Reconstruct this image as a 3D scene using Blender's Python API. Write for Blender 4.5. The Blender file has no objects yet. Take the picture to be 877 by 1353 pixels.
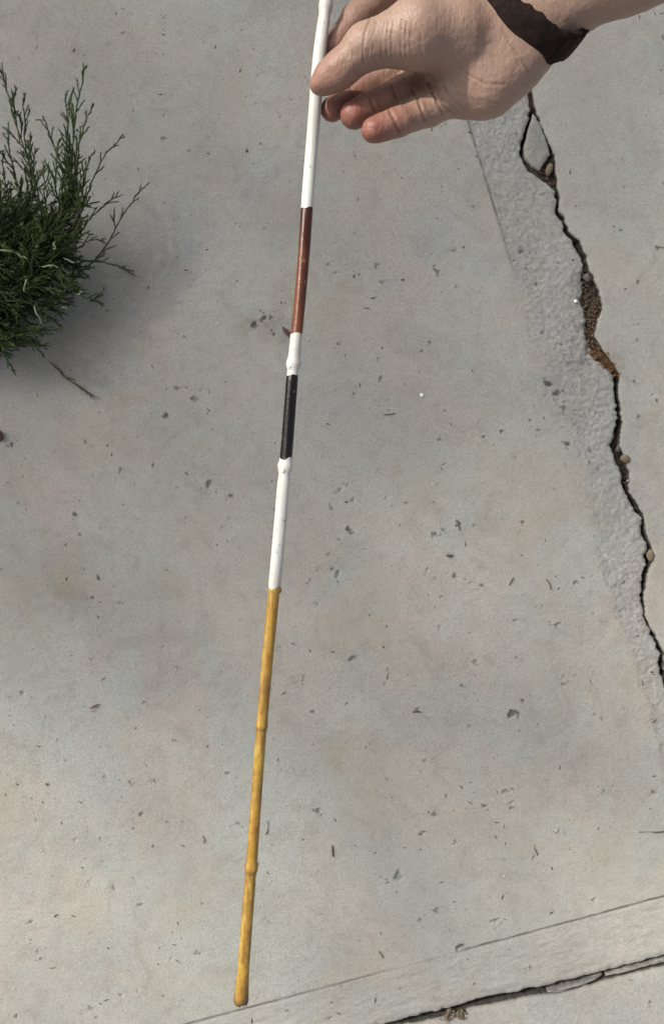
import bpy, math, random
import numpy as np
from mathutils import Vector, Matrix
random.seed(7); rng = np.random.default_rng(11)
scene = bpy.context.scene
C = scene.collection

# ------------------------------------------------------------------ camera, sky, sun, exposure
CAM_H = 1.10                       # phone held 1.1 m above the paving, looking straight down
F = 1104.0                         # focal length in photograph pixels (877 x 1353)
cam_d = bpy.data.cameras.new('camera'); cam = bpy.data.objects.new('camera', cam_d); C.objects.link(cam)
cam.location = (0, 0, CAM_H); cam.rotation_euler = (0, 0, 0)
cam_d.sensor_fit = 'VERTICAL'; cam_d.sensor_height = 24.0
cam_d.lens = 24.0 * F / 1353.0
cam_d.clip_start = 0.02; cam_d.clip_end = 500
scene.camera = cam

SUN = Vector((-0.62, 0.42, 0.66)).normalized()      # direction towards the sun
world = bpy.data.worlds.new('World'); scene.world = world; world.use_nodes = True
wn = world.node_tree.nodes; wl = world.node_tree.links
sky = wn.new('ShaderNodeTexSky'); sky.sky_type = 'NISHITA'; sky.sun_disc = False
sky.sun_elevation = math.asin(SUN.z); sky.sun_rotation = math.atan2(SUN.x, SUN.y)
sky.dust_density = 4.0; sky.air_density = 0.7; sky.ozone_density = 0.6
bgn = [n for n in wn if n.type == 'BACKGROUND'][0]
hsv = wn.new('ShaderNodeHueSaturation'); hsv.inputs['Saturation'].default_value = 0.42   # hazy, nearly white sky
wl.new(sky.outputs[0], hsv.inputs['Color']); wl.new(hsv.outputs[0], bgn.inputs[0]); bgn.inputs[1].default_value = 0.13
sun_d = bpy.data.lights.new('sun', 'SUN'); sun_o = bpy.data.objects.new('sun', sun_d); C.objects.link(sun_o)
sun_d.energy = 2.8; sun_d.angle = math.radians(1.2); sun_d.color = (1.0, 0.96, 0.89)
sun_o.location = SUN * 20
sun_o.rotation_euler = SUN.to_track_quat('Z', 'Y').to_euler()
vs = scene.view_settings
vs.view_transform = 'Standard'; vs.look = 'None'; vs.gamma = 1.0; vs.use_curve_mapping = False
vs.exposure = 0.60

# ------------------------------------------------------------------ helpers
def W(px, py, z=0.0):
    """point of the place at height z that the photograph shows at (px, py)"""
    D = CAM_H - z
    return Vector(((px - 438.5) * D / F, (676.5 - py) * D / F, z))
G = CAM_H / F                                        # metres per photograph pixel on the ground

def tag(o, label=None, cat=None, group=None, kind=None):
    if label: o['label'] = label
    if cat: o['category'] = cat
    if group: o['group'] = group
    if kind: o['kind'] = kind
    return o

def link(name, me, mat=None, parent=None, smooth=True):
    o = bpy.data.objects.new(name, me); C.objects.link(o)
    if mat is not None and not me.materials: me.materials.append(mat)
    if parent is not None: o.parent = parent
    if smooth and len(me.polygons):
        me.polygons.foreach_set('use_smooth', np.ones(len(me.polygons), dtype=bool))
    return o

def empty(name, loc):
    o = bpy.data.objects.new(name, None); C.objects.link(o); o.location = loc
    o.empty_display_size = 0.02
    return o

def adopt(child, parent):
    child.parent = parent
    child.matrix_parent_inverse = Matrix.Translation(-Vector(parent.location))
    return child

def mesh_np(name, V, Q=None, T=None):
    """mesh from numpy vertices, quads and triangles"""
    me = bpy.data.meshes.new(name)
    V = np.asarray(V, dtype=np.float32).reshape(-1, 3)
    loops = []; starts = []; n = 0
    if Q is not None and len(Q):
        Q = np.asarray(Q, dtype=np.int32); loops.append(Q.ravel()); starts.append(np.arange(len(Q)) * 4); n = Q.size
    if T is not None and len(T):
        T = np.asarray(T, dtype=np.int32); loops.append(T.ravel()); starts.append(n + np.arange(len(T)) * 3)
    loops = np.concatenate(loops).astype(np.int32); starts = np.concatenate(starts).astype(np.int32)
    me.vertices.add(len(V)); me.vertices.foreach_set('co', V.ravel())
    me.loops.add(len(loops)); me.loops.foreach_set('vertex_index', loops)
    me.polygons.add(len(starts)); me.polygons.foreach_set('loop_start', starts)
    me.update(calc_edges=True); me.validate()
    return me

def fattr(me, name, arr):
    a = me.attributes.new(name, 'FLOAT', 'POINT'); a.data.foreach_set('value', np.asarray(arr, dtype=np.float32).ravel())

def hash2(ix, iy, seed):
    h = (ix.astype(np.int64) * 374761393 + iy.astype(np.int64) * 668265263 + seed * 974634541) & 0xffffffff
    h = ((h ^ (h >> 13)) * 1274126177) & 0xffffffff
    return ((h ^ (h >> 16)) & 0xffff) / 65535.0
def vnoise(x, y, seed=0):
    x = np.asarray(x, dtype=np.float64); y = np.asarray(y, dtype=np.float64)
    ix = np.floor(x); iy = np.floor(y); fx = x - ix; fy = y - iy
    fx = fx * fx * (3 - 2 * fx); fy = fy * fy * (3 - 2 * fy)
    a = hash2(ix, iy, seed); b = hash2(ix + 1, iy, seed); c = hash2(ix, iy + 1, seed); d = hash2(ix + 1, iy + 1, seed)
    return (a * (1 - fx) + b * fx) * (1 - fy) + (c * (1 - fx) + d * fx) * fy - 0.5
def fbm(x, y, seed=0, octv=4, gain=0.5):
    s = 0; a = 1.0
    for k in range(octv):
        s = s + a * vnoise(x * 2 ** k + 17.3 * k, y * 2 ** k - 9.1 * k, seed + k); a *= gain
    return s
def sstep(a, b, x):
    t = np.clip((x - a) / (b - a), 0, 1); return t * t * (3 - 2 * t)

# ------------------------------------------------------------------ materials
class NT:
    def __init__(s, name):
        s.m = bpy.data.materials.new(name); s.m.use_nodes = True
        s.n = s.m.node_tree.nodes; s.l = s.m.node_tree.links
        s.b = s.n['Principled BSDF']
        s.co = s.n.new('ShaderNodeTexCoord').outputs['Object']
    def noise(s, scale, detail=4, rough=0.55, co=None, dist=0.0):
        t = s.n.new('ShaderNodeTexNoise'); t.inputs['Scale'].default_value = scale
        t.inputs['Detail'].default_value = detail; t.inputs['Roughness'].default_value = rough
        t.inputs['Distortion'].default_value = dist
        s.l.new(co or s.co, t.inputs['Vector']); return t.outputs['Fac']
    def voro(s, scale, feature='F1', co=None):
        t = s.n.new('ShaderNodeTexVoronoi'); t.feature = feature; t.inputs['Scale'].default_value = scale
        s.l.new(co or s.co, t.inputs['Vector']); return t.outputs['Distance']
    def scale_co(s, v):
        t = s.n.new('ShaderNodeMapping'); t.inputs['Scale'].default_value = v
        s.l.new(s.co, t.inputs['Vector']); return t.outputs['Vector']
    def attr(s, name):
        t = s.n.new('ShaderNodeAttribute'); t.attribute_name = name; return t.outputs['Fac']
    def rng(s, x, a, b, c=0.0, d=1.0):
        t = s.n.new('ShaderNodeMapRange'); t.clamp = True
        s.l.new(x, t.inputs[0])
        for i, v in enumerate((a, b, c, d)): t.inputs[i + 1].default_value = v
        return t.outputs[0]
    def math(s, op, a, b):
        t = s.n.new('ShaderNodeMath'); t.operation = op
        for i, v in enumerate((a, b)):
            if isinstance(v, (int, float)): t.inputs[i].default_value = v
            else: s.l.new(v, t.inputs[i])
        return t.outputs[0]
    def mix(s, f, a, b, mode='MIX'):
        t = s.n.new('ShaderNodeMix'); t.data_type = 'RGBA'; t.blend_type = mode
        ins = [t.inputs[0], t.inputs[6], t.inputs[7]]
        for i, v in zip(ins, (f, a, b)):
            if isinstance(v, (int, float)): i.default_value = v
            elif isinstance(v, tuple): i.default_value = v + (1,) if len(v) == 3 else v
            else: s.l.new(v, i)
        return t.outputs[2]
    def bump(s, h, strength, dist, prev=None):
        t = s.n.new('ShaderNodeBump'); t.inputs['Strength'].default_value = strength; t.inputs['Distance'].default_value = dist
        s.l.new(h, t.inputs['Height'])
        if prev is not None: s.l.new(prev, t.inputs['Normal'])
        return t.outputs[0]
    def done(s, col=None, rough=None, nrm=None, **kw):
        for key, v in (('Base Color', col), ('Roughness', rough), ('Normal', nrm)):
            if v is None: continue
            if isinstance(v, tuple): s.b.inputs[key].default_value = v + (1,)
            elif isinstance(v, (int, float)): s.b.inputs[key].default_value = v
            else: s.l.new(v, s.b.inputs[key])
        for k, v in kw.items(): s.b.inputs[k.replace('_', ' ')].default_value = v
        return s.m

def concrete_mat():
    t = NT('concrete')
    a = t.noise(3.2, 3, 0.6); b = t.noise(9.0, 4, 0.6, dist=0.6); c = t.noise(60, 5, 0.65); d = t.noise(420, 4, 0.75)
    col = t.mix(t.rng(a, 0.38, 0.62), (0.364, 0.364, 0.318), (0.400, 0.358, 0.304))
    col = t.mix(t.rng(b, 0.42, 0.68), col, (0.352, 0.366, 0.332))
    col = t.mix(t.math('MULTIPLY', t.rng(t.noise(14, 6, 0.75, dist=1.2), 0.48, 0.70), 0.55), col, (0.265, 0.245, 0.205))
    col = t.mix(t.math('MULTIPLY', t.rng(c, 0.50, 0.75), 0.40), col, (0.24, 0.23, 0.20))
    col = t.mix(t.math('MULTIPLY', t.rng(d, 0.30, 0.52, 1, 0), 0.55), col, (0.20, 0.19, 0.165))
    col = t.mix(t.math('MULTIPLY', t.rng(d, 0.56, 0.72), 0.45), col, (0.53, 0.51, 0.46))
    col = t.mix(t.math('MULTIPLY', t.rng(t.noise(190, 3, 0.7), 0.62, 0.70), 0.55), col, (0.19, 0.175, 0.15))
    band = t.attr('band')
    bcol = t.mix(t.rng(t.noise(130, 5, 0.7), 0.3, 0.7), (0.215, 0.215, 0.198), (0.405, 0.402, 0.372))
    bcol = t.mix(t.math('MULTIPLY', t.rng(t.noise(380, 4, 0.7), 0.55, 0.68), 0.6), bcol, (0.15, 0.145, 0.13))
    col = t.mix(t.math('MULTIPLY', band, 0.66), col, bcol)
    st = t.attr('stain'); col = t.mix(t.math('MULTIPLY', st, t.rng(t.noise(45, 4, 0.7), 0.35, 0.65)), col, (0.15, 0.135, 0.11))
    oc = t.attr('ochre'); col = t.mix(t.math('MULTIPLY', oc, t.rng(t.noise(28, 4, 0.6), 0.3, 0.7)), col, (0.32, 0.27, 0.175))
    col = t.mix(t.math('MULTIPLY', t.rng(t.noise(5.5, 5, 0.7, dist=0.8), 0.50, 0.70), 0.5), col, (0.335, 0.305, 0.240))
    di = t.attr('dirt'); col = t.mix(di, col, (0.065, 0.055, 0.045))
    n = t.bump(t.noise(1000, 3, 0.7), 0.6, 0.0008)
    n = t.bump(t.noise(260, 5, 0.75), 0.75, 0.0018, n)
    n = t.bump(t.math('MULTIPLY', band, t.noise(330, 5, 0.8)), 0.30, 0.0020, n)
    return t.done(col, 0.88, n, Specular_IOR_Level=0.25)
M_CONC = concrete_mat()

def soil_mat():
    t = NT('soil')
    col = t.mix(t.rng(t.noise(120, 5, 0.7), 0.35, 0.65), (0.075, 0.055, 0.038), (0.17, 0.125, 0.085))
    return t.done(col, 0.95, t.bump(t.noise(250, 5, 0.7), 0.8, 0.004))
M_SOIL = soil_mat()

def simple(name, c1, c2, scale, rough, bs=0.3, bd=0.0005, **kw):
    t = NT(name)
    col = t.mix(t.rng(t.noise(scale, 4, 0.65), 0.35, 0.65), c1, c2)
    return t.done(col, rough, t.bump(t.noise(scale * 2.5, 3, 0.6), bs, bd), **kw)
M_TWIG = simple('dry_twig', (0.05, 0.038, 0.028), (0.12, 0.09, 0.06), 300, 0.85)
M_PALE = simple('pale_grit', (0.42, 0.40, 0.36), (0.62, 0.60, 0.56), 400, 0.8)
M_GREY = simple('grey_stone', (0.055, 0.05, 0.045), (0.12, 0.11, 0.095), 300, 0.85)
M_TAN = simple('tan_stone', (0.11, 0.08, 0.048), (0.21, 0.165, 0.11), 300, 0.85)
M_RUST = simple('rust_debris', (0.10, 0.045, 0.016), (0.30, 0.155, 0.058), 400, 0.85)
M_LEAF = simple('brown_leaf', (0.085, 0.04, 0.032), (0.15, 0.07, 0.055), 200, 0.7)
M_BERRY = simple('dried_berry', (0.07, 0.02, 0.02), (0.13, 0.045, 0.04), 300, 0.6)
M_WHITEPEB = simple('white_pebble', (0.75, 0.74, 0.72), (0.85, 0.84, 0.82), 300, 0.7)

# ------------------------------------------------------------------ ground sheet under everything
gm = bpy.data.meshes.new('ground')
gm.from_pydata([(-60, -60, -0.034), (60, -60, -0.034), (60, 60, -0.034), (-60, 60, -0.034)], [], [(0, 1, 2, 3)])
ground = link('ground', gm, M_SOIL, smooth=False); tag(ground, 'dark brown soil under and around the concrete paving', kind='structure')

# ------------------------------------------------------------------ concrete paving with its cracked joint
CR = np.array([  # photograph row, left lip, right lip of the cracked joint
 (-1600,162,167),(-300,566,571),(0,662,667),(90,688,693),(103,692,699),(128,697,706),(145,698,709),(155,697,713),(165,693,717),(188,686,725),
 (205,685,732),(217,690,735),(226,700,736),(232,713,737),(245,725,738),(252,733,740),(275,731,739),(290,738,746),(305,744,752),
 (316,756,766),(330,763,773),(342,768,778),(355,768,781),(380,766,789),(402,769,798),(420,772,791),(445,773,787),(460,777,794),
 (475,785,807),(490,803,815),(497,808,816),(510,812,819),(525,811,818),(545,815,822),(560,815,822),(575,809,819),(590,802,820),
 (597,806,824),(610,812,830),(625,818,830),(650,826,834),(665,835,843),(685,845,853),(715,851,859),(735,849,862),(755,849,858),
 (785,843,849),(805,846,852),(825,852,858),(850,864,871),(865,872,879),(885,873,880),(950,890,897),(1050,918,925),(1200,960,966),(3200,1500,1506)], float)
def crack(y, side):
    py = 676.5 - np.asarray(y) / G
    x = np.interp(py, CR[:, 0], CR[:, 1 + side]) + (-1.1 if side else 1.1)
    jag = 2.6 * fbm(py / 6.5, py * 0 + side * 7.7, 31 + side, 3, 0.6) + 3.0 * vnoise(py / 19.0, py * 0, 41)
    amp = sstep(120, 170, py) * 1.0 + 0.25
    return (x + jag * amp * (1.0 if side else 1.15) - 438.5) * G
def joint(x, side):
    px = np.asarray(x) / G + 438.5
    up = np.interp(px, [-3000, 520, 620, 680, 720, 740, 800, 877, 3600], [2187, 1350, 1325, 1311, 1304, 1297, 1284, 1263, 617])
    lo = np.interp(px, [-3000, 520, 560, 620, 700, 722, 735, 800, 877, 3600], [2196, 1357, 1351.5, 1335.5, 1319.5, 1317, 1316, 1298, 1279, 633])
    py = (lo if side else up) + (1.8 * fbm(px / 9.0, px * 0 + side * 5.0, 57 + side, 3) + 1.2 * vnoise(px / 40.0, px * 0, 61))
    return (676.5 - py) * G

def tool_x(py): return 618 + 0.304 * (py - 160)           # tooled edge beside the cracked joint
def tool_y(px): return 1185 + 0.268 * (877 - px)          # tooled edge above the lower joint

# pits and chips that can be seen one by one (px, py, radius in px)
PITS = [(275,183,2),(577,358,3.5),(383,240,2),(433,350,2.5),(443,361,3),(468,366,3),(497,352,3),(506,373,3),(600,330,2.5),(567,452,3),(448,455,3),(503,501,3),(467,661,3.2),(510,658,2.5),
 (438,672,3),(448,647,3),(459,641,2.6),(460,700,4.5),(447,713,2.6),(606,694,3.5),(593,734,3.2),(573,706,3),(585,700,3),(575,765,2.3),(564,752,2.5),(635,774,2.8),(601,762,4.2),(601,1112,2.6),(445,762,4),(438,752,2.6),
 (639,577,2.5),(578,641,2.6),(707,802,2.2),(465,871,4),(413,941,3.4),(550,940,3),(620,960,2.8),(677,943,6),(690,926,4.2),(421,1073,5),(527,1160,6.5),(557,1102,3.3),(573,1077,3),(580,828,2.5),(655,1217,4.5),
 (577,1202,2.8),(556,1215,3.2),(605,1252,4),(160,620,3),(100,680,3.5),(16,587,3.2),(25,665,2.4),(118,558,2.5),(113,585,2),(143,588,2.2),(235,513,3),(257,526,4.5),(220,548,4),(275,640,3.2),(305,655,3.8),
 (303,685,3),(130,762,3),(158,797,2.4),(122,790,3),(230,978,2.6),(201,1033,2.4),(186,1076,3.6),(100,1110,2.6),(133,1108,3),(151,1173,3.4),(42,1219,3.2),(187,1196,3.2),(55,1267,2.8),(160,1315,3.4),(22,1342,3),
 (260,1260,2.8),(227,1266,2.6),(140,1028,3),(172,1034,3),(30,916,3),(735,827,3.4),(727,822,3),(784,811,2.3),(675,1068,3),(668,1045,3.4),(675,1061,3),(708,1125,3),(797,1045,2.6),(862,1047,3.6),(785,1190,4),
 (662,570,3),(690,690,3.2),(760,770,4),(680,820,3),(716,800,2.6),(655,1107,2.2),(735,1100,2.4),(664,1157,2.6),(640,1065,3.4),(610,905,2.6),(628,875,3),(843,550,3),(868,530,3),(868,328,3.4),(842,372,3),
 (700,335,2.5),(689,332,3.4),(738,348,2.4),(709,376,3.4),(716,440,4),(725,508,4),(735,520,5),(745,540,4),(752,480,3),(748,586,3.4),(700,555,3),(781,597,2.6),(790,620,3),(350,420,4),(335,430,5),(362,442,4)]
rp = random.Random(5)
for k in range(480):
    PITS.append((rp.uniform(-40, 920), rp.uniform(-40, 1400), 0.8 + 1.6 * rp.random() ** 3))
PITS = np.array(PITS)
PITS[:, 2] *= np.where(np.arange(len(PITS)) < 140, 0.74, 0.85)
PW = np.column_stack([(PITS[:, 0] - 438.5) * G, (676.5 - PITS[:, 1]) * G, PITS[:, 2] * G])

def surface(X, Y, which):
    """height and masks of the concrete top at X, Y"""
    px = X / G + 438.5; py = 676.5 - Y / G
    sh = X.shape
    z = 0.0012 * fbm(X * 3, Y * 3, 1, 3) + 0.00035 * fbm(X * 45, Y * 45, 2, 3) + 0.00020 * fbm(X * 230, Y * 230, 3, 2)
    band = np.zeros(sh); dirt = np.zeros(sh); stain = np.zeros(sh); ochre = np.zeros(sh)
    wob = 3.0 * fbm(px / 22.0, py / 22.0, 8, 3)
    if which == 'main':
        ragged = sstep(300, 620, py)
        dx = px - tool_x(py) + wob * ragged * 3.2 - 0.8
        soft = 3.5 + 26 * sstep(330, 420, py) * (1 - sstep(600, 760, py))
        b1 = sstep(-soft, soft, dx)
        b1 = b1 * (1 - sstep(1010, 1090, py + wob * 6))
        dy = py - tool_y(px) + wob * 0.3
        b2 = sstep(-1.5, 1.5, dy)
        band = np.maximum(b1, 0.25 * b2)
        rough = 0.0012 * fbm(X * 300, Y * 300, 14, 2, 0.7) + 0.0010 * fbm(X * 42, Y * 42, 16, 2) + 0.0008 * fbm(X * 110, Y * 110, 12, 3) + 0.0008 * np.minimum(0, fbm(X * 210, Y * 210, 15, 2)) * 1.5
        lam = 0.0011 * fbm((X * 0.97 + Y * 0.25) * 40, (Y * 0.97 - X * 0.25) * 150, 19, 3)
        z = z + b1 * (rough - 0.0011) + b2 * (lam - 0.0006)
        # tooled grooves
        g1 = np.exp(-(dx / 1.5) ** 2) * (1 - sstep(300, 400, py)) * (0.45 + 0.55 * sstep(-0.25, 0.2, vnoise(py / 9.0, py * 0, 23)))
        w2 = sstep(600, 625, px) + (1 - sstep(455, 540, px)) * (0.75 + 0.25 * (1 - sstep(330, 420, px)))
        g2 = np.exp(-((py - tool_y(px) + wob * 0.25) / 1.35) ** 2) * w2 * (0.6 + 0.4 * sstep(-0.2, 0.25, vnoise(px / 11.0, px * 0, 29)))
        z = z - 0.0016 * g1 - 0.0024 * g2
        dirt = np.maximum(dirt, 0.55 * g1); dirt = np.maximum(dirt, 0.85 * g2)
        dc = np.abs(X - crack(Y, 0)); dj = np.abs(Y - joint(X, 0))
        e = 0.7 + 1.0 * fbm(X * 120, Y * 120, 33, 2)
        z = z - 0.0030 * np.exp(-dc / 0.0028) * np.clip(e, 0.1, 2) - 0.0028 * np.exp(-dj / 0.0030) * np.clip(e, 0.1, 2)
        # spalled lip beside the wide break
        sp = np.exp(-((px - 772) / 14) ** 2) * sstep(340, 380, py) * (1 - sstep(470, 510, py))
        z = z - 0.004 * sp * np.clip(0.6 + fbm(X * 160, Y * 160, 71, 3), 0, 2)
        stain = np.maximum(stain, 0.9 * sp * np.clip(0.5 + 1.5 * fbm(X * 130, Y * 130, 75, 3), 0, 1))
        dirt = np.maximum(dirt, 0.3 * np.exp(-dc / 0.0014)); dirt = np.maximum(dirt, 0.5 * np.exp(-dj / 0.0022))
    elif which == 'right':
        dc = np.abs(X - crack(Y, 1)); dj = np.abs(Y - joint(X, 0))
        z = z - 0.0016 * np.exp(-dc / 0.0016) - 0.002 * np.exp(-dj / 0.003)
        dirt = 0.25 * np.exp(-dc / 0.0014)
        br = np.exp(-((px - 812) / 16) ** 2 - ((py - 478) / 26) ** 2)
        z = z + 0.0012 * br * fbm(X * 140, Y * 140, 37, 3); stain = 0.45 * br
        band = 0.55 * np.exp(-dc / 0.020) * sstep(340, 480, py)
    else:
        dj = np.abs(Y - joint(X, 1))
        z = z - 0.0030 - 0.002 * np.exp(-dj / 0.003); dirt = 0.45 * np.exp(-dj / 0.002)
        band = np.full(sh, 0.35)
    # pits: only touch nearby vertices
    Xf = X.ravel(); Yf = Y.ravel(); zf = z.ravel().copy(); df = dirt.ravel().copy()
    cell = 0.02
    key = (np.floor(Xf / cell).astype(np.int64) + 1000) * 4000 + np.floor(Yf / cell).astype(np.int64) + 1000
    order = np.argsort(key, kind='stable'); ks = key[order]
    for k, (cx, cy, r) in enumerate(PW):
        ii = []
        for ax in (-1, 0, 1):
            for ay in (-1, 0, 1):
                kk = (int(math.floor(cx / cell)) + ax + 1000) * 4000 + int(math.floor(cy / cell)) + ay + 1000
                a0, a1 = np.searchsorted(ks, kk, 'left'), np.searchsorted(ks, kk, 'right')
                if a1 > a0: ii.append(order[a0:a1])
        if not ii: continue
        ii = np.concatenate(ii)
        ang = (k * 2.399) % math.pi; st = 1.0 + 0.9 * ((k * 0.618) % 1.0)
        ux = (Xf[ii] - cx) * math.cos(ang) + (Yf[ii] - cy) * math.sin(ang); uy = -(Xf[ii] - cx) * math.sin(ang) + (Yf[ii] - cy) * math.cos(ang)
        d = np.sqrt((ux / st) ** 2 + uy ** 2) / r * (1 + 1.3 * vnoise(ux / r * 0.9 + 7.7 * k, uy / r * 0.9, 3) + 0.7 * vnoise(ux / r * 2.1 + 3.3 * k, uy / r * 2.1, 4))
        q = 1 - sstep(0.55, 0.95, d)
        zf[ii] -= q * min(0.0028, 0.75 * r) - 0.0003 * np.exp(-((d - 1.25) / 0.25) ** 2)
        if k % 3 != 1 or r > 0.002: df[ii] = np.maximum(df[ii], q * ((0.15 + 0.60 * ((k * 0.754) % 1.0)) if k < 140 else 0.45))
    z = zf.reshape(sh); dirt = df.reshape(sh)
    for (cx, cy, rr, am) in ((350,432,34,.75),(372,445,16,.5),(720,505,22,.5),(745,545,20,.35),(40,800,34,.35),(90,790,26,.55),(345,640,14,.2),(640,690,14,.3),(20,1000,30,.2),(860,560,30,.35),(862,700,30,.35)):
        stain = np.maximum(stain, am * np.exp(-(((px - cx) / rr) ** 2 + ((py - cy) / (rr * 0.6)) ** 2)))
    for (cx, cy, rr, am) in ((445,1000,26,.6),(480,1045,30,.6),(500,1090,26,.4),(75,770,50,.55),(30,810,40,.5),(430,400,60,.35),(390,700,40,.2),(640,650,50,.3),(560,620,60,.3),(230,770,40,.3),(800,1130,40,.3)):
        ochre = np.maximum(ochre, am * np.exp(-(((px - cx) / rr) ** 2 + ((py - cy) / rr) ** 2)))
    return z, band, dirt, stain, ochre

def grid_slab(name, X, Y, which, depth=0.07):
    Z, band, dirt, stain, ochre = surface(X, Y, which)
    nr, nc = X.shape
    V = np.stack([X, Y, Z], -1).reshape(-1, 3)
    idx = np.arange(nr * nc).reshape(nr, nc)
    Q = np.stack([idx[:-1, :-1], idx[1:, :-1], idx[1:, 1:], idx[:-1, 1:]], -1).reshape(-1, 4)
    ring = np.concatenate([idx[0, :], idx[1:, -1], idx[-1, -2::-1], idx[-2:0:-1, 0]])
    V2 = [V]; base = len(V); n = len(ring); Qs = [Q]; prev = ring
    for dz in (0.0032, 0.016, depth):
        w = V[ring].copy(); w[:, 2] -= dz
        w[:, 0] += 0.0014 * vnoise(w[:, 1] * 260, w[:, 2] * 260 + dz * 900, 91); w[:, 1] += 0.0014 * vnoise(w[:, 0] * 260, w[:, 2] * 260 + dz * 700, 92)
        V2.append(w); cur = base + np.arange(n); base += n
        Qs.append(np.stack([prev, np.roll(prev, -1), np.roll(cur, -1), cur], -1)); prev = cur
    V = np.concatenate(V2); Q = np.concatenate(Qs)
    me = mesh_np(name, V, Q)
    nv = len(V); pad = lambda a, v: np.concatenate([a.ravel(), np.full(nv - a.size, v)])
    # broken joint faces: rough, dirty concrete, darkened to stand for shade in the gap
    fattr(me, 'band', pad(band, 1.0)); fattr(me, 'dirt', pad(dirt, 0.88)); fattr(me, 'stain', pad(stain, 0.4)); fattr(me, 'ochre', pad(ochre, 0.2))
    return me
def spaced(*segs):
    out = []
    for a, b, n in segs: out.append(np.linspace(a, b, n, endpoint=False))
    return np.concatenate(out + [np.array([segs[-1][1]])])

STEP = 0.0016
rows_c = spaced((2.6, 0.9, 16), (0.9, 0.70, 12))[:-1]
# main slab
cols_c = spaced((-0.53, -0.455, 14))[:-1]
nd = int(0.80 / STEP); mr = int(1.45 / STEP)
t_c = np.linspace(0, 1, nd); t_r = np.linspace(0, 1, mr)
def main_grid():
    nc = len(cols_c) + nd; nr = len(rows_c) + mr
    Y = np.zeros((nr, nc)); X = np.zeros((nr, nc))
    xg = np.concatenate([cols_c, np.linspace(-0.455, 0.42, nd)])
    X[:] = xg[None, :]
    for it in range(6):
        yb = joint(X[-1], 0)
        Y[:len(rows_c), :] = rows_c[:, None]
        Y[len(rows_c):, :] = 0.70 + t_r[:, None] * (yb[None, :] - 0.70)
        xr = crack(Y[:, -1], 0)
        X[:, :len(cols_c)] = cols_c[None, :]
        X[:, len(cols_c):] = -0.455 + t_c[None, :] * (xr[:, None] + 0.455)
    return X, Y
paving = empty('pavement', (0, 0, 0)); tag(paving, 'pale grey concrete paving divided by a cracked joint', kind='structure')
X, Y = main_grid()
slab = link('concrete_slab', grid_slab('slab_main', X, Y, 'main'), M_CONC, paving)
# right slab
def right_grid():
    cols_o = np.linspace(0.50, 2.6, 18)[1:]
    n1 = 170
    rr = np.concatenate([rows_c, np.zeros(int(1.30 / STEP))]); nr = len(rr); m = nr - len(rows_c)
    tr = np.linspace(0, 1, m); tc = np.linspace(0, 1, n1)
    X = np.zeros((nr, n1 + len(cols_o))); Y = np.zeros_like(X)
    X[:] = np.concatenate([np.linspace(0.25, 0.5, n1), cols_o])[None, :]
    for it in range(6):
        yb = joint(X[-1], 0)
        Y[:len(rows_c)] = rows_c[:, None]; Y[len(rows_c):] = 0.70 + tr[:, None] * (yb[None, :] - 0.70)
        xl = crack(Y[:, 0], 1); hi = np.maximum(0.5, xl + 0.02)
        X[:, :n1] = xl[:, None] + tc[None, :] * (hi - xl)[:, None]
        X[:, n1:] = hi[:, None] + ((cols_o - 0.5) / 2.1)[None, :] * (2.6 - hi)[:, None]
    return X, Y
X, Y = right_grid()
link('concrete_slab', grid_slab('slab_right', X, Y, 'right'), M_CONC, paving)
# lower slab
xc = np.concatenate([np.linspace(-0.53, -0.1, 60, endpoint=False), np.linspace(-0.1, 0.47, 380, endpoint=False), np.linspace(0.47, 2.6, 30)])
tr = np.concatenate([np.linspace(0, 0.12, 76, endpoint=False), np.linspace(0.12, 1.9, 24)])
X = np.repeat(xc[None, :], len(tr), 0); Y = joint(xc, 1)[None, :] - tr[:, None]
link('concrete_slab', grid_slab('slab_lower', X, Y, 'lower'), M_CONC, paving)

# ------------------------------------------------------------------ loose pieces in the joints
def plate(name, poly_px, z0, z1, mat, inset=1.0, seed=1, jag=0.8):
    """broken flake with an outline seen in the photograph, domed top and rough rim"""
    rr = random.Random(seed); pts = []
    n = len(poly_px)
    for i in range(n):
        a = Vector(poly_px[i]); b = Vector(poly_px[(i + 1) % n]); L = (b - a).length; m = max(1, int(L / 3.0))
        for k in range(m):
            p = a.lerp(b, k / m); pts.append(p + Vector((rr.uniform(-jag, jag), rr.uniform(-jag, jag))))
    c = sum(pts, Vector((0, 0))) / len(pts)
    V = []; F_ = []; n = len(pts)
    for lev, (s, z) in enumerate(((0.96, z0), (1.0, z1 - 0.0016), (0.965, z1 - 0.0003), (0.7, z1), (0.35, z1 + 0.0001))):
        for p in pts:
            q = c + (p - c) * s; w = W(q.x, q.y)
            V.append((w.x, w.y, z + (rr.uniform(-.0004, .0004) if lev > 1 else 0)))
    for lev in range(4):
        for i in range(n):
            a = lev * n + i; b = lev * n + (i + 1) % n
            F_.append((b, a, a + n, b + n))
    w = W(c.x, c.y); V.append((w.x, w.y, z1)); ci = len(V) - 1
    for i in range(n): F_.append((4 * n + (i + 1) % n, 4 * n + i, ci))
    V.append((w.x, w.y, z0)); 
    for i in range(n): F_.append((i, (i + 1) % n, ci + 1))
    me = bpy.data.meshes.new(name); me.from_pydata(V, [], F_); me.update()
    for k, v in (('band', 0.8), ('dirt', 0.12), ('stain', 0.3), ('ochre', 0.0)): fattr(me, k, np.full(len(V), v))
    return me
chip = link('concrete_shard', plate('shard', [(704.5,149),(712,160),(717,172),(722,186),(727,203),(720,213),(713,224),(703,219),(694,208),(692,192),(696,178),(700,164)], -0.033, -0.0012, M_CONC, seed=3), M_CONC)
tag(chip, 'leaf shaped concrete shard broken loose in the cracked joint', 'shard')
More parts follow.
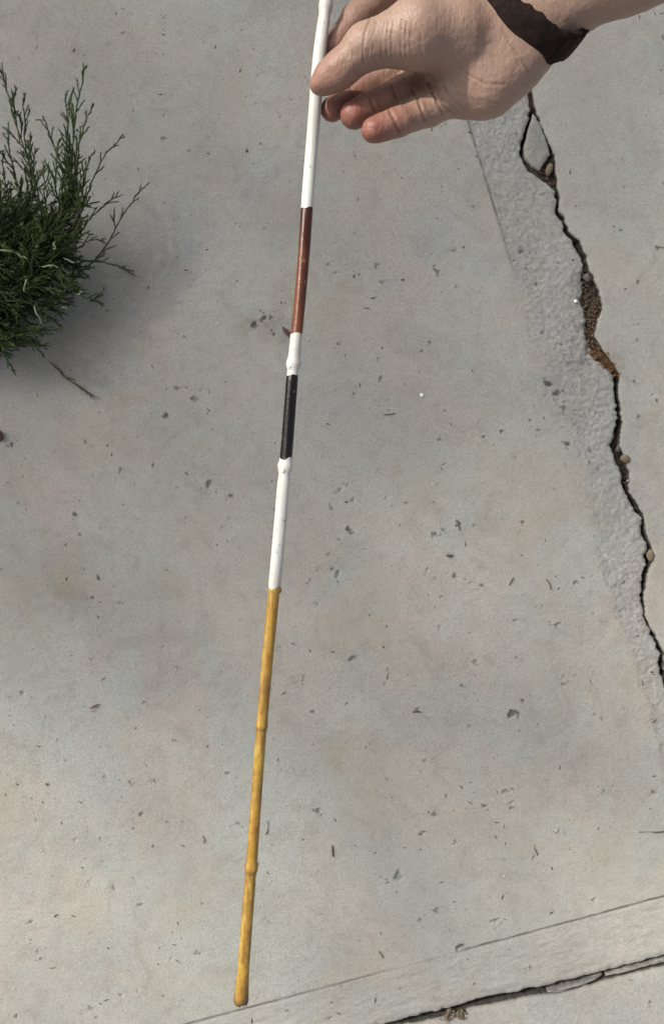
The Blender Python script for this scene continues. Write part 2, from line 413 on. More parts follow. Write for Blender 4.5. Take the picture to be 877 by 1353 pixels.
sl = link('concrete_sliver', plate('sliver', [(724,1314),(738,1309.5),(752,1304),(768,1301),(782,1296),(797,1289.5),(786,1297.5),(770,1303.5),(750,1309),(737,1314)], -0.033, -0.0030, M_CONC, seed=4, jag=0.7), M_CONC)
tag(sl, 'short thin concrete sliver with blunt ends lying in the lower joint', 'sliver')
sl = link('concrete_sliver', plate('sliver2', [(800,1292),(818,1285),(834,1280),(850,1277),(877,1269.5),(930,1255),(930,1258.5),(877,1274),(848,1281),(832,1286),(815,1290)], -0.033, -0.0050, M_CONC, seed=6, jag=0.7), M_CONC)
tag(sl, 'long thin concrete sliver running along the lower joint out of the frame', 'sliver')

def pebble_mesh(name, r, sx=1.0, sy=1.0, sz=0.7, seed=0, sub=1):
    rr = random.Random(seed)
    import bmesh
    bm = bmesh.new(); bmesh.ops.create_icosphere(bm, subdivisions=sub + 1, radius=1.0)
    ph = [rr.uniform(0, 6) for _ in range(6)]
    for v in bm.verts:
        p = v.co.copy(); k = 1 + 0.13 * math.sin(2.3 * p.x + ph[0]) * math.cos(2.1 * p.y + ph[1]) + 0.10 * math.sin(4.1 * p.z + 3 * p.x + ph[2]) + rr.uniform(-.05, .05)
        v.co = Vector((p.x * sx, p.y * sy, p.z * sz)) * (r * k)
    me = bpy.data.meshes.new(name); bm.to_mesh(me); bm.free(); return me
def pebble(px, py, z, r_px, mat, label, seed, sx=1, sy=1, rot=0.0, name='pebble', cat='pebble', group=None):
    o = link(name, pebble_mesh(name, r_px * G, sx, sy, 0.65, seed), mat); o.location = W(px, py, z); o.rotation_euler = (0, 0, rot)
    return tag(o, label, cat, group)
pebble(858.5, 734, -0.0010, 7.0, M_TAN, 'rounded tan pebble wedged in the bend low on the black crack', 2, 0.78, 1.15, 0.2)
pebble(825.5, 606, -0.0010, 6.5, M_TAN, 'round brownish pebble filling the crack below its pointed corner', 5, 0.9, 1.0, 0.5)
pebble(817, 592, -0.0040, 5.0, M_GREY, 'small grey stone in the pointed corner of the crack', 8, 0.8, 1.3, -0.3)
pebble(725, 224, -0.0015, 7.5, M_TAN, 'tan stone wedged at the foot of the loose concrete shard', 9, 0.62, 1.15, -0.2)
pebble(557, 522, 0.0018, 2.6, M_WHITEPEB, 'tiny white pebble alone on the smooth concrete', 12)
pebble(760, 398, 0.0004, 2.4, M_WHITEPEB, 'tiny white pebble beside the wide brown break', 13)
pebble(775, 367, -0.0005, 4.6, M_GREY, 'dark grey stone at the upper end of the wide brown break', 15, 0.9, 1.3, 0.5)

# scattered crumbs: many tiny bits joined as stuff
def crumbs(name, pts, mat, label, cat, seed, elong=(1.0, 1.6)):
    """pts: x, y, z, size (m) arrays -> small angular bits"""
    r = np.random.default_rng(seed); n = len(pts); pts = np.asarray(pts, float)
    base = np.array([(1,0,0),(-1,0,0),(0,1,0),(0,-1,0),(0,0,1),(0,0,-1)], float)
    tri = np.array([(0,2,4),(2,1,4),(1,3,4),(3,0,4),(2,0,5),(1,2,5),(3,1,5),(0,3,5)])
    sc = np.stack([r.uniform(elong[0], elong[1], n), r.uniform(0.5, 0.9, n), r.uniform(0.4, 0.7, n)], -1) * pts[:, 3:4]
    v = base[None] * sc[:, None, :] + r.uniform(-0.25, 0.25, (n, 6, 3)) * pts[:, 3][:, None, None]
    a = r.uniform(0, 6.283, n); ca, sa = np.cos(a), np.sin(a)
    x = v[..., 0] * ca[:, None] - v[..., 1] * sa[:, None]; y = v[..., 0] * sa[:, None] + v[..., 1] * ca[:, None]
    v = np.stack([x, y, v[..., 2]], -1) + pts[:, None, :3]
    T = (tri[None] + 6 * np.arange(n)[:, None, None]).reshape(-1, 3)
    o = link(name, mesh_np(name, v.reshape(-1, 3), None, T), mat, smooth=False)
    return tag(o, label, cat, kind='stuff')
def region_pts(n, y0, y1, zlo, zhi, s0, s1, seed, side=0.0, xs=None):
    r = np.random.default_rng(seed); out = []
    for k in range(n):
        py = r.uniform(y0, y1); y = (676.5 - py) * G
        a = crack(np.array([y]), 0)[0]; b = crack(np.array([y]), 1)[0]
        u = r.uniform(-side, 1 + side); out.append((a + (b - a) * u, y, r.uniform(zlo, zhi), r.uniform(s0, s1)))
    return out
def soil_fill(y0, y1, zt, seed, name_rows=2.0):
    """earth packed into the open joint, uneven top"""
    rows = np.arange(y0, y1, name_rows); nc = 14; V = []
    for py in rows:
        y = (676.5 - py) * G; a = crack(np.array([y]), 0)[0] - 0.002; b = crack(np.array([y]), 1)[0] + 0.002
        edge = min(1, (py - y0) / 10, (y1 - py) / 10)
        for k in range(nc):
            x = a + (b - a) * k / (nc - 1)
            V.append((x, y, zt(py) - 0.016 * (1 - edge) + 0.0060 * float(fbm(np.array(x * 210), np.array(y * 210), seed, 3)) + 0.0022 * float(vnoise(np.array(x * 700), np.array(y * 700), seed))))
    n = len(rows); idx = np.arange(n * nc).reshape(n, nc)
    return np.array(V), np.stack([idx[:-1, :-1], idx[1:, :-1], idx[1:, 1:], idx[:-1, 1:]], -1).reshape(-1, 4)
def fill_mat():
    t = NT('joint_earth')
    col = t.mix(t.rng(t.noise(240, 6, 0.8), 0.32, 0.66), (0.018, 0.013, 0.009), (0.115, 0.080, 0.048))
    col = t.mix(t.math('MULTIPLY', t.attr('rust'), t.rng(t.noise(380, 6, 0.85), 0.42, 0.62)), col, (0.22, 0.105, 0.034))
    return t.done(col, 0.95, t.bump(t.noise(600, 5, 0.8), 1.0, 0.003))
M_FILL = fill_mat()
for (y0, y1, zt) in ((350, 503, lambda p: -0.0095 + 0.006 * math.exp(-((p - 478) / 18) ** 2)), (196, 256, lambda p: -0.009), (92, 152, lambda p: -0.007), (566, 642, lambda p: -0.013)):
    V_, Q_ = soil_fill(y0, y1, zt, int(y0)); me = mesh_np('joint_earth', V_, Q_)
    pyv = 676.5 - V_[:, 1] / G; fattr(me, 'rust', np.clip(np.exp(-((pyv - 478) / 22) ** 2) + 0.35 * sstep(370, 440, pyv) * (1 - sstep(500, 520, pyv)), 0, 1))
    o = link('joint_earth', me, M_FILL, paving); o['kind'] = 'stuff'
crumbs('crack_grit', region_pts(240, 352, 470, -0.012, -0.005, 0.0004, 0.0024, 1) + region_pts(60, 200, 252, -0.011, -0.005, 0.0005, 0.0020, 2) + region_pts(60, 570, 640, -0.014, -0.009, 0.0006, 0.002, 3) + region_pts(220, 640, 890, -0.030, -0.022, 0.001, 0.0026, 4) + region_pts(50, 95, 150, -0.009, -0.004, 0.0005, 0.0015, 14), M_SOIL, 'dark brown grit packed into the cracked joint', 'grit', 5, (0.8, 2.4))
crumbs('rust_crumbs', region_pts(130, 455, 497, -0.006, 0.0012, 0.0003, 0.0018, 21, 0.35) + region_pts(30, 390, 455, -0.008, -0.004, 0.0005, 0.0016, 22), M_RUST, 'rusty orange crumbs filling the break in the joint', 'crumbs', 6, (0.9, 3.4))
crumbs('tan_crumbs', region_pts(80, 360, 492, -0.008, -0.002, 0.0003, 0.0017, 23) + region_pts(16, 206, 250, -0.008, -0.004, 0.0006, 0.0016, 24), M_TAN, 'pale tan crumbs lying on the dark grit of the crack', 'crumbs', 7, (0.9, 3.0))
jp = []
for k in range(240):
    px = rng.uniform(430, 900); x = (px - 438.5) * G; a = joint(np.array([x]), 0)[0]; b = joint(np.array([x]), 1)[0]
    jp.append((x, b + (a - b) * rng.random(), rng.uniform(-0.030, -0.018), rng.uniform(0.001, 0.003)))
for k in range(60):
    px = rng.uniform(582, 615); x = (px - 438.5) * G; b = joint(np.array([x]), 1)[0]
    jp.append((x, b + rng.uniform(-0.003, 0.004), rng.uniform(-0.006, -0.0005), rng.uniform(0.0008, 0.0022)))
crumbs('joint_grit', jp, M_SOIL, 'dark grit lying in the lower joint', 'grit', 8)
crumbs('straw_bits', [((rng.uniform(585, 615) - 438.5) * G, (676.5 - rng.uniform(1335, 1349)) * G, 0.0002, rng.uniform(0.001, 0.0028)) for _ in range(22)], M_TAN, 'straw coloured bits heaped at the lower joint', 'litter', 9, (1.2, 2.6))
fl = []
for k in range(1000):
    fl.append(((rng.uniform(-20, 900) - 438.5) * G, (676.5 - rng.uniform(-20, 1370)) * G, 0.0004, 0.0004 + 0.0010 * rng.random() ** 3))
fl = [p for p in fl if p[0] < crack(np.array([p[1]]), 0)[0] - 0.004 or p[0] > crack(np.array([p[1]]), 1)[0] + 0.004]
crumbs('dirt_flecks', fl, M_TWIG, 'dark specks of dirt sprinkled over the concrete', 'dirt', 10, (1.0, 4.5))
fl = [((rng.uniform(-20, 900) - 438.5) * G, (676.5 - rng.uniform(-20, 1370)) * G, 0.0004, 0.0005 + 0.0010 * rng.random() ** 2) for _ in range(170)]
crumbs('sand_grains', fl, M_PALE, 'pale sand grains sprinkled over the concrete', 'sand', 11, (1.0, 1.8))

# little twigs, each its own thing
def tube(path, radii, sides=8, cap=True):
    """swept tube along world points -> V, faces"""
    P = [Vector(p) for p in path]; V = []; Fc = []; n = len(P)
    t0 = (P[1] - P[0]).normalized(); up = Vector((0, 0, 1)) if abs(t0.z) < 0.9 else Vector((1, 0, 0))
    u = t0.cross(up).normalized()
    for i in range(n):
        t = (P[min(i + 1, n - 1)] - P[max(i - 1, 0)]).normalized()
        u = (u - t * u.dot(t)).normalized(); v = t.cross(u)
        for k in range(sides):
            a = 2 * math.pi * k / sides; V.append(P[i] + (u * math.cos(a) + v * math.sin(a)) * radii[i])
    for i in range(n - 1):
        for k in range(sides):
            a = i * sides + k; b = i * sides + (k + 1) % sides; Fc.append((a, b, b + sides, a + sides))
    if cap:
        Fc.append(tuple(range(sides))[::-1]); Fc.append(tuple((n - 1) * sides + k for k in range(sides)))
    return V, Fc
def mesh_py(name, V, Fc):
    me = bpy.data.meshes.new(name); me.from_pydata([tuple(v) for v in V], [], Fc); me.update(); return me
def twig(pts, r, label, mat=None, name='twig', cat='twig', group=None):
    path = [W(x, y, 0.0009 + r) for x, y in pts]; n = len(path)
    V, Fc = tube(path, [r * (0.6 + 0.5 * math.sin(2.6 * i + pts[0][0])) if 0 < i < n - 1 else r * 0.6 for i in range(n)], 6)
    o = link(name, mesh_py(name, V, Fc), mat or M_TWIG); return tag(o, label, cat, group)
twig([(844,1099.5),(856,1099),(866,1100),(880,1098.5)], 0.0010, 'straight dark twig between the cracked joint and the lower tooled line')
twig([(353,1085),(354.5,1092),(353,1099),(351,1103)], 0.0009, 'short curved twig beside the lower end of the yellow cane')
twig([(119,936),(125,933),(131,930.5)], 0.0011, 'dark reddish twig lying with a shorter one on open concrete', M_LEAF)
twig([(121,940),(126,938),(128,935)], 0.0010, 'stubby dark twig touching a longer reddish one on open concrete', M_LEAF)
twig([(511,882),(512,888),(511,897)], 0.0010, 'short straight dark twig on the smooth concrete right of the yellow cane')
twig([(604,688),(606,692),(607,700)], 0.0013, 'thick stub of bark on the smooth concrete')
twig([(589,733),(593,735),(598,733)], 0.0014, 'small black bit of bark below the thick bark stub')
twig([(439,1117),(439,1124),(440,1132)], 0.0011, 'short upright dark twig near the ochre stain')
twig([(721,765),(726,772),(727,779)], 0.0008, 'thin bent twig beside the rough edge of the broken band')
twig([(672,773),(675,768),(678,763)], 0.0008, 'thin slanting twig on the concrete well left of the rough band')
twig([(404,772),(407,768),(409,764)], 0.0010, 'dark slanting bit of twig beside the white and yellow paint edge')
twig([(545,941),(551,940),(556,941)], 0.0011, 'short level twig on the smooth concrete')
twig([(228,980),(230,979),(233,978)], 0.0010, 'tiny level twig on the open concrete left of the cane')
twig([(507,548),(515,547.5),(522,546)], 0.0008, 'thin level twig below the tiny white pebble')
twig([(203,1034),(203,1029)], 0.0009, 'tiny upright twig on the open concrete left of the cane')
twig([(268,1104),(270,1110),(269,1115)], 0.0008, 'thin upright twig on the open concrete close to the cane')
twig([(601,1252),(606,1250),(611,1247)], 0.0014, 'dark bark bit at the end of the lower tooled line')
twig([(705,1120),(707,1124),(710,1130)], 0.0011, 'dark slanting bark bit on bright concrete above the tooled line')
twig([(500,1257),(503,1261),(506,1266)], 0.0011, 'pale straw bit lying between the cane tip and the joint', M_TAN)
twig([(733,1097),(737,1100)], 0.0012, 'pale straw bit on bright concrete', M_PALE)
twig([(664,1158),(668,1156)], 0.0013, 'pale chip on bright concrete above the lower tooled line', M_PALE)
twig([(868,326),(874,327),(884,326)], 0.0010, 'dark twig on the smooth slab right of the crack')
# brown leaf under the stick, dried berry at the edge
lv = []; lf = []
for i in range(9):
    t = i / 8; w = 3.4 * math.sin(math.pi * min(1, t * 0.93 + 0.05)) ** 0.7
    cx, cy = 373 + 12 * t, 432 + 14 * t
    for s in (-1, 0, 1):
        p = W(cx + s * w * 0.75, cy - s * w * 0.6, 0.0016 + 0.0022 * abs(s) + 0.001 * math.sin(5 * t)); lv.append(p)
for i in range(8):
    for s in range(2): a = i * 3 + s; lf.append((a, a + 1, a + 4, a + 3))
o = link('fallen_leaf', mesh_py('fallen_leaf', lv, lf), M_LEAF); tag(o, 'small curled brown leaf beside the reddish band of the stick', 'leaf')
mod = o.modifiers.new('thick', 'SOLIDIFY'); mod.thickness = 0.0005
o = link('dried_berry', pebble_mesh('dried_berry', 0.0055, 0.6, 1.4, 0.7, 31), M_BERRY); o.location = W(0.5, 576, 0.004); tag(o, 'dried dark red berry at the edge of the paving', 'berry')

# ------------------------------------------------------------------ bamboo stick
def paint(name, c1, c2, scale, rough, lo=0.4, hi=0.65, chips=None, coat=0.0, spec=0.35):
    t = NT(name)
    co = t.scale_co((1, 0.25, 1))
    col = t.mix(t.rng(t.noise(scale, 4, 0.65, co), lo, hi), c1, c2)
    if chips: col = t.mix(t.rng(t.noise(chips[0], 3, 0.7), chips[1], chips[1] + 0.06), col, chips[2])
    n = t.bump(t.noise(140, 3, 0.6, co), 0.4, 0.0010); n = t.bump(t.noise(700, 3, 0.7), 0.35, 0.0005, n)
    return t.done(col, rough, n, Coat_Weight=coat, Specular_IOR_Level=spec)
M_WHITE = paint('white_paint', (0.56, 0.55, 0.50), (0.45, 0.43, 0.375), 60, 0.5, chips=(260, 0.63, (0.36, 0.32, 0.25)))
M_RED = paint('red_brown_paint', (0.050, 0.012, 0.007), (0.165, 0.055, 0.022), 30, 0.30, 0.42, 0.60, chips=(170, 0.63, (0.30, 0.16, 0.08)))
M_BLACK = paint('black_paint', (0.004, 0.004, 0.004), (0.016, 0.013, 0.010), 40, 0.22, spec=0.35, chips=(150, 0.64, (0.11, 0.09, 0.065)))
def cane_mat():
    t = NT('bamboo_cane'); co = t.scale_co((1, 0.12, 1))
    col = t.mix(t.rng(t.noise(38, 4, 0.6), 0.35, 0.65), (0.36, 0.205, 0.024), (0.45, 0.315, 0.062))
    col = t.mix(t.rng(t.noise(420, 3, 0.7, co), 0.42, 0.66), col, (0.24, 0.11, 0.020))
    col = t.mix(t.math('MULTIPLY', t.rng(t.noise(260, 5, 0.8), 0.55, 0.68), 0.75), col, (0.12, 0.055, 0.014))
    col = t.mix(t.math('MULTIPLY', t.rng(t.noise(60, 6, 0.8), 0.46, 0.64), 0.9), col, (0.20, 0.10, 0.020))
    col = t.mix(t.attr('node'), col, (0.13, 0.065, 0.02))
    return t.done(col, 0.36, t.bump(t.noise(300, 3, 0.6, co), 0.3, 0.0005), Coat_Weight=0.15)
M_CANE = cane_mat()
SP = [(-330,454.5),(-160,443),(0,431.5),(20,429),(80,420.5),(200,411.5),(275,405.5),(350,400.3),(443,392),(480,387.5),(530,383.4),(607,378),(620,376.5),(700,369.5),(775,362.5),(880,352.7),(955,346),(1060,338.2),(1145,332),(1230,325.4),(1321,318.5)]
spy = np.array([p[0] for p in SP], float); spx = np.array([p[1] for p in SP], float)
def stick_pt(py):
    # gentle smoothing of the hand-drawn centre line
    px = np.mean([np.interp(py + d, spy, spx) for d in (-30, -15, 0, 15, 30)]) if -290 < py < 1285 else np.interp(py, spy, spx)
    D = 0.470 + 0.022 * (py / 1320.0)
    return W(px, py, CAM_H - D)
NODES = [(8, 0.0006, 7), (481, 0.0009, 6), (617, 0.0009, 6), (958, 0.0004, 5), (1147, 0.0007, 6)]
def stick_r(py, extra=0.0):
    r = 0.00338 - 0.00006 * math.sin(py / 130.0)
    for n, a, w in NODES: r += a * math.exp(-((py - n) / w) ** 2) - 0.35 * a * math.exp(-((py - n - 11) / 6) ** 2)
    if py > 1270: r += 0.0010 * ((py - 1270) / 51.0) ** 2
    return r + extra
stick = empty('bamboo_stick', tuple(stick_pt(1321)))
tag(stick, 'thin bamboo stick painted white, reddish brown and black above its bare yellow lower half', 'stick')
def stick_part(name, y0, y1, mat, extra, label=None):
    n = max(6, int((y1 - y0) / 3.0)); ys = [y0 + (y1 - y0) * i / n for i in range(n + 1)]
    path = [stick_pt(y) for y in ys]; sides = 20
    V, Fc = tube(path, [stick_r(y, extra) for y in ys], sides, False)
    V = [Vector(v) for v in V]
    rr = random.Random(int(y0) + 5000)
    ph = [rr.uniform(0, 6.28) for _ in range(4)]
    for i in range(n + 1):                            # out-of-round cane and hand-painted ragged edges
        d = (path[min(i + 1, n)] - path[max(i - 1, 0)]).normalized()
        for k in range(sides):
            v = V[i * sides + k]; a = 2 * math.pi * k / sides
            v += (v - path[i]) * (0.03 * math.sin(2 * a + ys[i] / 90) + 0.02 * math.sin(3 * a + ys[i] / 31))
            if i in (0, n) and extra > 0:
                v += d * (0.0006 * math.sin(2 * a + ph[0]) + 0.0005 * math.sin(3 * a + ph[1]) + rr.uniform(-.0002, .0002))
    me = mesh_py(name, V, Fc)
    nd = np.zeros(len(V))
    for i, y in enumerate(ys):
        for q, a, w in NODES: nd[i * sides:(i + 1) * sides] += 0.75 * math.exp(-((y - q - 4) / 2.6) ** 2)
        nd[i * sides:(i + 1) * sides] += np.array([max(0, (y - 1306 + 6 * math.sin(2 * math.pi * k / sides * 2 + 1)) / 13.0) for k in range(sides)])
    fattr(me, 'node', np.clip(nd, 0, 1))
    o = adopt(link(name, me, mat), stick)
    if label: o['label'] = label
    return o
stick_part('white_band', -330, 276, M_WHITE, 0.00012, 'long white painted top of the stick')
stick_part('red_band', 274, 443, M_RED, 0.00006, 'reddish brown painted band')
stick_part('white_band', 441, 496, M_WHITE, 0.00012, 'short white band with a knobbly node')
stick_part('black_band', 494, 608, M_BLACK, 0.00006, 'glossy black painted band')
stick_part('white_band', 606, 776, M_WHITE, 0.00012, 'white band above the bare cane')
stick_part('bare_cane', 770, 1321, M_CANE, 0.0, 'bare yellow mottled bamboo')
# cut end: thick-walled hollow tip, ragged
end = stick_pt(1321); ax = (stick_pt(1321) - stick_pt(1300)).normalized()
u = ax.cross(Vector((0, 0, 1))).normalized(); v = ax.cross(u)
V = []; Fc = []; rr = random.Random(3); S = 20; ro = stick_r(1321)
for lev, (rad, dz) in enumerate(((1.0, 0.0), (1.0, 0.0006), (0.80, 0.0010), (0.52, 0.0002), (0.45, -0.006))):
    for k in range(S):
        a = 2 * math.pi * k / S
        V.append(end + (u * math.cos(a) + v * math.sin(a)) * ro * rad * (1 + 0.04 * math.sin(2 * a)) + ax * (dz + (rr.uniform(-0.0012, 0.0016) if lev in (1, 2) else 0)))
for lev in range(4):
    for k in range(S):
        a = lev * S + k; b = lev * S + (k + 1) % S; Fc.append((a, b, b + S, a + S))
Fc.append(tuple(4 * S + k for k in range(S)))
me = mesh_py('cut_end', V, Fc); fattr(me, 'node', np.full(len(V), 0.85))
o = adopt(link('cut_end', me, M_CANE), stick)
# buds at the nodes
for (py, side, r, mat) in ((479, 1, 0.0017, M_WHITE), (779, 1, 0.0013, M_CANE), (1142, 1, 0.0011, M_CANE), (621, -0.2, 0.0014, M_WHITE), (484, -0.4, 0.0012, M_WHITE)):
    me = pebble_mesh('bud', r, 0.8, 1.5, 0.8, int(py)); fattr(me, 'node', np.full(len(me.vertices), 0.5))
    o = link('bud', me, mat); p = stick_pt(py)
    o.location = p + Vector((side * 0.0034, 0, 0.0034 * math.sqrt(max(0, 1 - side * side)))); adopt(o, stick)

# ------------------------------------------------------------------ the hand and forearm: one surface from blended limbs
HZ = CAM_H - 0.470
def J(px, py, zmm): return np.array(W(px, py, HZ + zmm / 1000.0), dtype=np.float64)
class Field:
    def __init__(s, lo, hi, h):
        s.lo = np.array(lo); s.h = h; s.n = np.ceil((np.array(hi) - s.lo) / h).astype(int) + 1
        s.ax = [(s.lo[i] + h * np.arange(s.n[i])).astype(np.float32) for i in range(3)]
    def new(s): return np.full(s.n, 0.05, dtype=np.float32)
    def cone(s, f, a, b, ra, rb, k):
        m = 0.012 + k
        lo = np.minimum(a - ra, b - rb) - m; hi = np.maximum(a + ra, b + rb) + m
        i0 = np.clip(np.floor((lo - s.lo) / s.h).astype(int), 0, s.n); i1 = np.clip(np.ceil((hi - s.lo) / s.h).astype(int) + 1, 0, s.n)
        if np.any(i1 <= i0): return
        sl = tuple(slice(p, q) for p, q in zip(i0, i1))
        x, y, z = [s.ax[i][sl[i]] for i in range(3)]
        x = x[:, None, None] - np.float32(a[0]); y = y[None, :, None] - np.float32(a[1]); z = z[None, None, :] - np.float32(a[2])
        d = (b - a).astype(np.float32); L2 = float(d @ d) + 1e-12
        t = np.clip((x * d[0] + y * d[1] + z * d[2]) / L2, 0, 1)
        dist = np.sqrt((x - t * d[0]) ** 2 + (y - t * d[1]) ** 2 + (z - t * d[2]) ** 2) - (ra + (rb - ra) * t)
        g = f[sl]
        if k > 0:
            h = np.maximum(k - np.abs(g - dist), 0) / k; f[sl] = np.minimum(g, dist) - h * h * (k / 4)
        else: f[sl] = np.minimum(g, dist)
    def chain(s, f, pts, k):
        for (a, ra), (b, rb) in zip(pts[:-1], pts[1:]): s.cone(f, a, b, ra / 1000, rb / 1000, k)
def smin(a, b, k):
    h = np.maximum(k - np.abs(a - b), 0) / k
    return np.minimum(a, b) - h * h * (k / 4)
def surface_nets(f, lo, h):
    ins = f < 0; nx, ny, nz = f.shape
    cnt = np.zeros((nx - 1, ny - 1, nz - 1), np.int8)
    for i in (0, 1):
        for j in (0, 1):
            for k in (0, 1): cnt += ins[i:nx - 1 + i, j:ny - 1 + j, k:nz - 1 + k]
    cells = np.argwhere((cnt > 0) & (cnt < 8)); ids = np.full(cnt.shape, -1, np.int32); ids[tuple(cells.T)] = np.arange(len(cells))
    acc = np.zeros((len(cells), 3)); num = np.zeros(len(cells)); ci, cj, ck = cells.T
    cor = [(i, j, k) for i in (0, 1) for j in (0, 1) for k in (0, 1)]
    val = {c: f[ci + c[0], cj + c[1], ck + c[2]] for c in cor}
    for a in cor:
        for axn in range(3):
            if a[axn] == 0:
                b = list(a); b[axn] = 1; b = tuple(b); va, vb = val[a], val[b]
                mk = (va < 0) != (vb < 0); t = np.where(mk, va / np.where(mk, va - vb, 1), 0)
                p = np.tile(np.array(a, float), (len(cells), 1)); p[:, axn] += t
                acc[mk] += p[mk]; num[mk] += 1
    V = (cells + acc / num[:, None]) * h + np.array(lo)
    Q = []
    for axn in range(3):
        sl0 = [slice(None)] * 3; sl1 = [slice(None)] * 3; sl0[axn] = slice(0, -1); sl1[axn] = slice(1, None)
        a = ins[tuple(sl0)]; b = ins[tuple(sl1)]
        e = np.argwhere(a != b); o1, o2 = [(1, 2), (2, 0), (0, 1)][axn]
        e = e[(e[:, o1] > 0) & (e[:, o2] > 0) & (e[:, o1] < f.shape[o1] - 1) & (e[:, o2] < f.shape[o2] - 1)]
        fl = a[tuple(e.T)]
        q = []
        for (d1, d2) in ((-1, -1), (0, -1), (0, 0), (-1, 0)):
            c = e.copy(); c[:, o1] += d1; c[:, o2] += d2; q.append(ids[tuple(c.T)])
        q = np.stack(q, -1); q[~fl] = q[~fl][:, ::-1]; Q.append(q)
    return V, np.concatenate(Q)

Wr = J(716, -2, -2); Mid = J(851, -70, 28)
adir = (Mid - Wr) / np.linalg.norm(Mid - Wr)
Elb = Wr + adir * 0.24
pd = np.array([0.25, -0.97, 0.0]); pd -= adir * (pd @ adir); pd /= np.linalg.norm(pd)
qd = np.cross(adir, pd); qd *= np.sign(qd[2])
thumb = [(J(421.5,112,9.2),5.6),(J(433,102,11),7.8),(J(450,91,14),9.3),(J(484,61,19),11.3),(J(550,44,20),17.5),(J(598,48,11),19),(J(645,42,0),14)]
index = [(J(438,64,-9.5),6.8),(J(470,24,-12),7.8),(J(530,-28,-16),9.2),(J(618,-2,-20),12.0)]
middle = [(J(438.5,145,-8.5),7.0),(J(478,119,-15),7.4),(J(535,88,-21),8.8),(J(615,48,-24),12.5)]
ring = [(J(467,152,0),7.8),(J(485,143,-3),7.4),(J(503,134,-6),7.8),(J(527,121,-10),7.6),(J(550,109,-15),8.5),(J(618,84,-19),12.5)]
pinky = [(J(494,172,10),7.1),(J(510,167,8.5),6.7),(J(527,161,7),7.3),(J(547,153.5,3),7.0),(J(567,146,-1),8.0),(J(620,120,-8),11.5)]
fld = Field((-0.035, 0.180, HZ - 0.065), (Elb[0] + 0.06, 0.42, Elb[2] + 0.05), 0.0013)
f = fld.new(); K = 0.012
# palm, thenar, hypothenar, wrist, forearm
for kn, car in ((index[-1], J(690,10,-6)), (middle[-1], J(692,18,-6)), (ring[-1], J(695,35,-5)), (pinky[-1], J(694,52,-4))):
    fld.chain(f, [kn, ((kn[0] + car) / 2, 13.5), (car, 14)], K)
fld.chain(f, [(J(612,118,-6),11.5),(J(645,112,-1),14.5),(J(682,78,0),14),(Wr + pd * 0.008,15)], K)
fld.chain(f, [(J(598,52,7),18),(J(650,42,-2),14.5),(Wr - pd * 0.006 - qd * 0.003,14.5)], 0.02)
fore = fld.new()
fld.chain(fore, [(Wr + pd * 0.009,15.3),(Wr + pd * 0.009 + adir * 0.05,16.5),(Wr + pd * 0.012 + adir * 0.13,24),(Elb + pd * 0.014,27)], K)
fld.chain(fore, [(Wr - pd * 0.009,15.3),(Wr - pd * 0.010 + adir * 0.05,17),(Wr - pd * 0.014 + adir * 0.13,25),(Elb - pd * 0.014,27)], 0.03)
f = smin(f, fore, 0.020); del fore
fingers = None
for ch in (index, middle, ring, pinky):
    g = fld.new(); fld.chain(g, ch, 0.004)
    # soft pads on the palm side of the two outer bones
    fingers = g if fingers is None else np.minimum(fingers, g)
f = smin(f, fingers, 0.005)
g = fld.new(); fld.chain(g, thumb, 0.004)
fld.cone(g, J(434,107,11), J(449,97,14), 0.0062, 0.0070, 0.003)
# the thumb joins the palm only from its base joint on
f = smin(f, g, 0.004)
V, Q = surface_nets(f, fld.lo, fld.h); del f, g, fingers
E = np.concatenate([Q[:, [0, 1]], Q[:, [1, 2]], Q[:, [2, 3]], Q[:, [3, 0]]])
deg = np.bincount(E.ravel(), minlength=len(V)).astype(float)[:, None]
for it in range(4):
    S = np.zeros_like(V)
    for c in range(3):
        S[:, c] = np.bincount(E[:, 0], V[E[:, 1], c], len(V)) + np.bincount(E[:, 1], V[E[:, 0], c], len(V))
    V = V * 0.5 + 0.5 * S / np.maximum(deg, 1)
me0 = mesh_np('arm_base', V, Q)
ob = bpy.data.objects.new('arm_base', me0); C.objects.link(ob)
md = ob.modifiers.new('s', 'SUBSURF'); md.levels = 1; md.render_levels = 1
dg = bpy.context.evaluated_depsgraph_get(); me = bpy.data.meshes.new_from_object(ob.evaluated_get(dg)); me.name = 'arm'
bpy.data.objects.remove(ob); bpy.data.meshes.remove(me0)
n = len(me.vertices); co = np.empty(n * 3, np.float32); me.vertices.foreach_get('co', co); co = co.reshape(-1, 3).astype(float)
no = np.empty(n * 3, np.float32); me.vertex_normals.foreach_get('vector', no); no = no.reshape(-1, 3).astype(float)
D = CAM_H - co[:, 2]; px = co[:, 0] * F / D + 438.5; py = 676.5 - co[:, 1] * F / D
disp = np.zeros(n); fac = np.clip(no[:, 2] * 2.0, 0, 1)                # creases lie on the palm side
def seg_dist(pts):
    d = np.full(n, 1e9); tt = np.zeros(n)
    for (a, b) in zip(pts[:-1], pts[1:]):
        ax_, ay_ = a; bx_, by_ = b; L2 = (bx_ - ax_) ** 2 + (by_ - ay_) ** 2
        t = np.clip(((px - ax_) * (bx_ - ax_) + (py - ay_) * (by_ - ay_)) / L2, 0, 1)
        d = np.minimum(d, np.hypot(px - ax_ - t * (bx_ - ax_), py - ay_ - t * (by_ - ay_)))
    return d
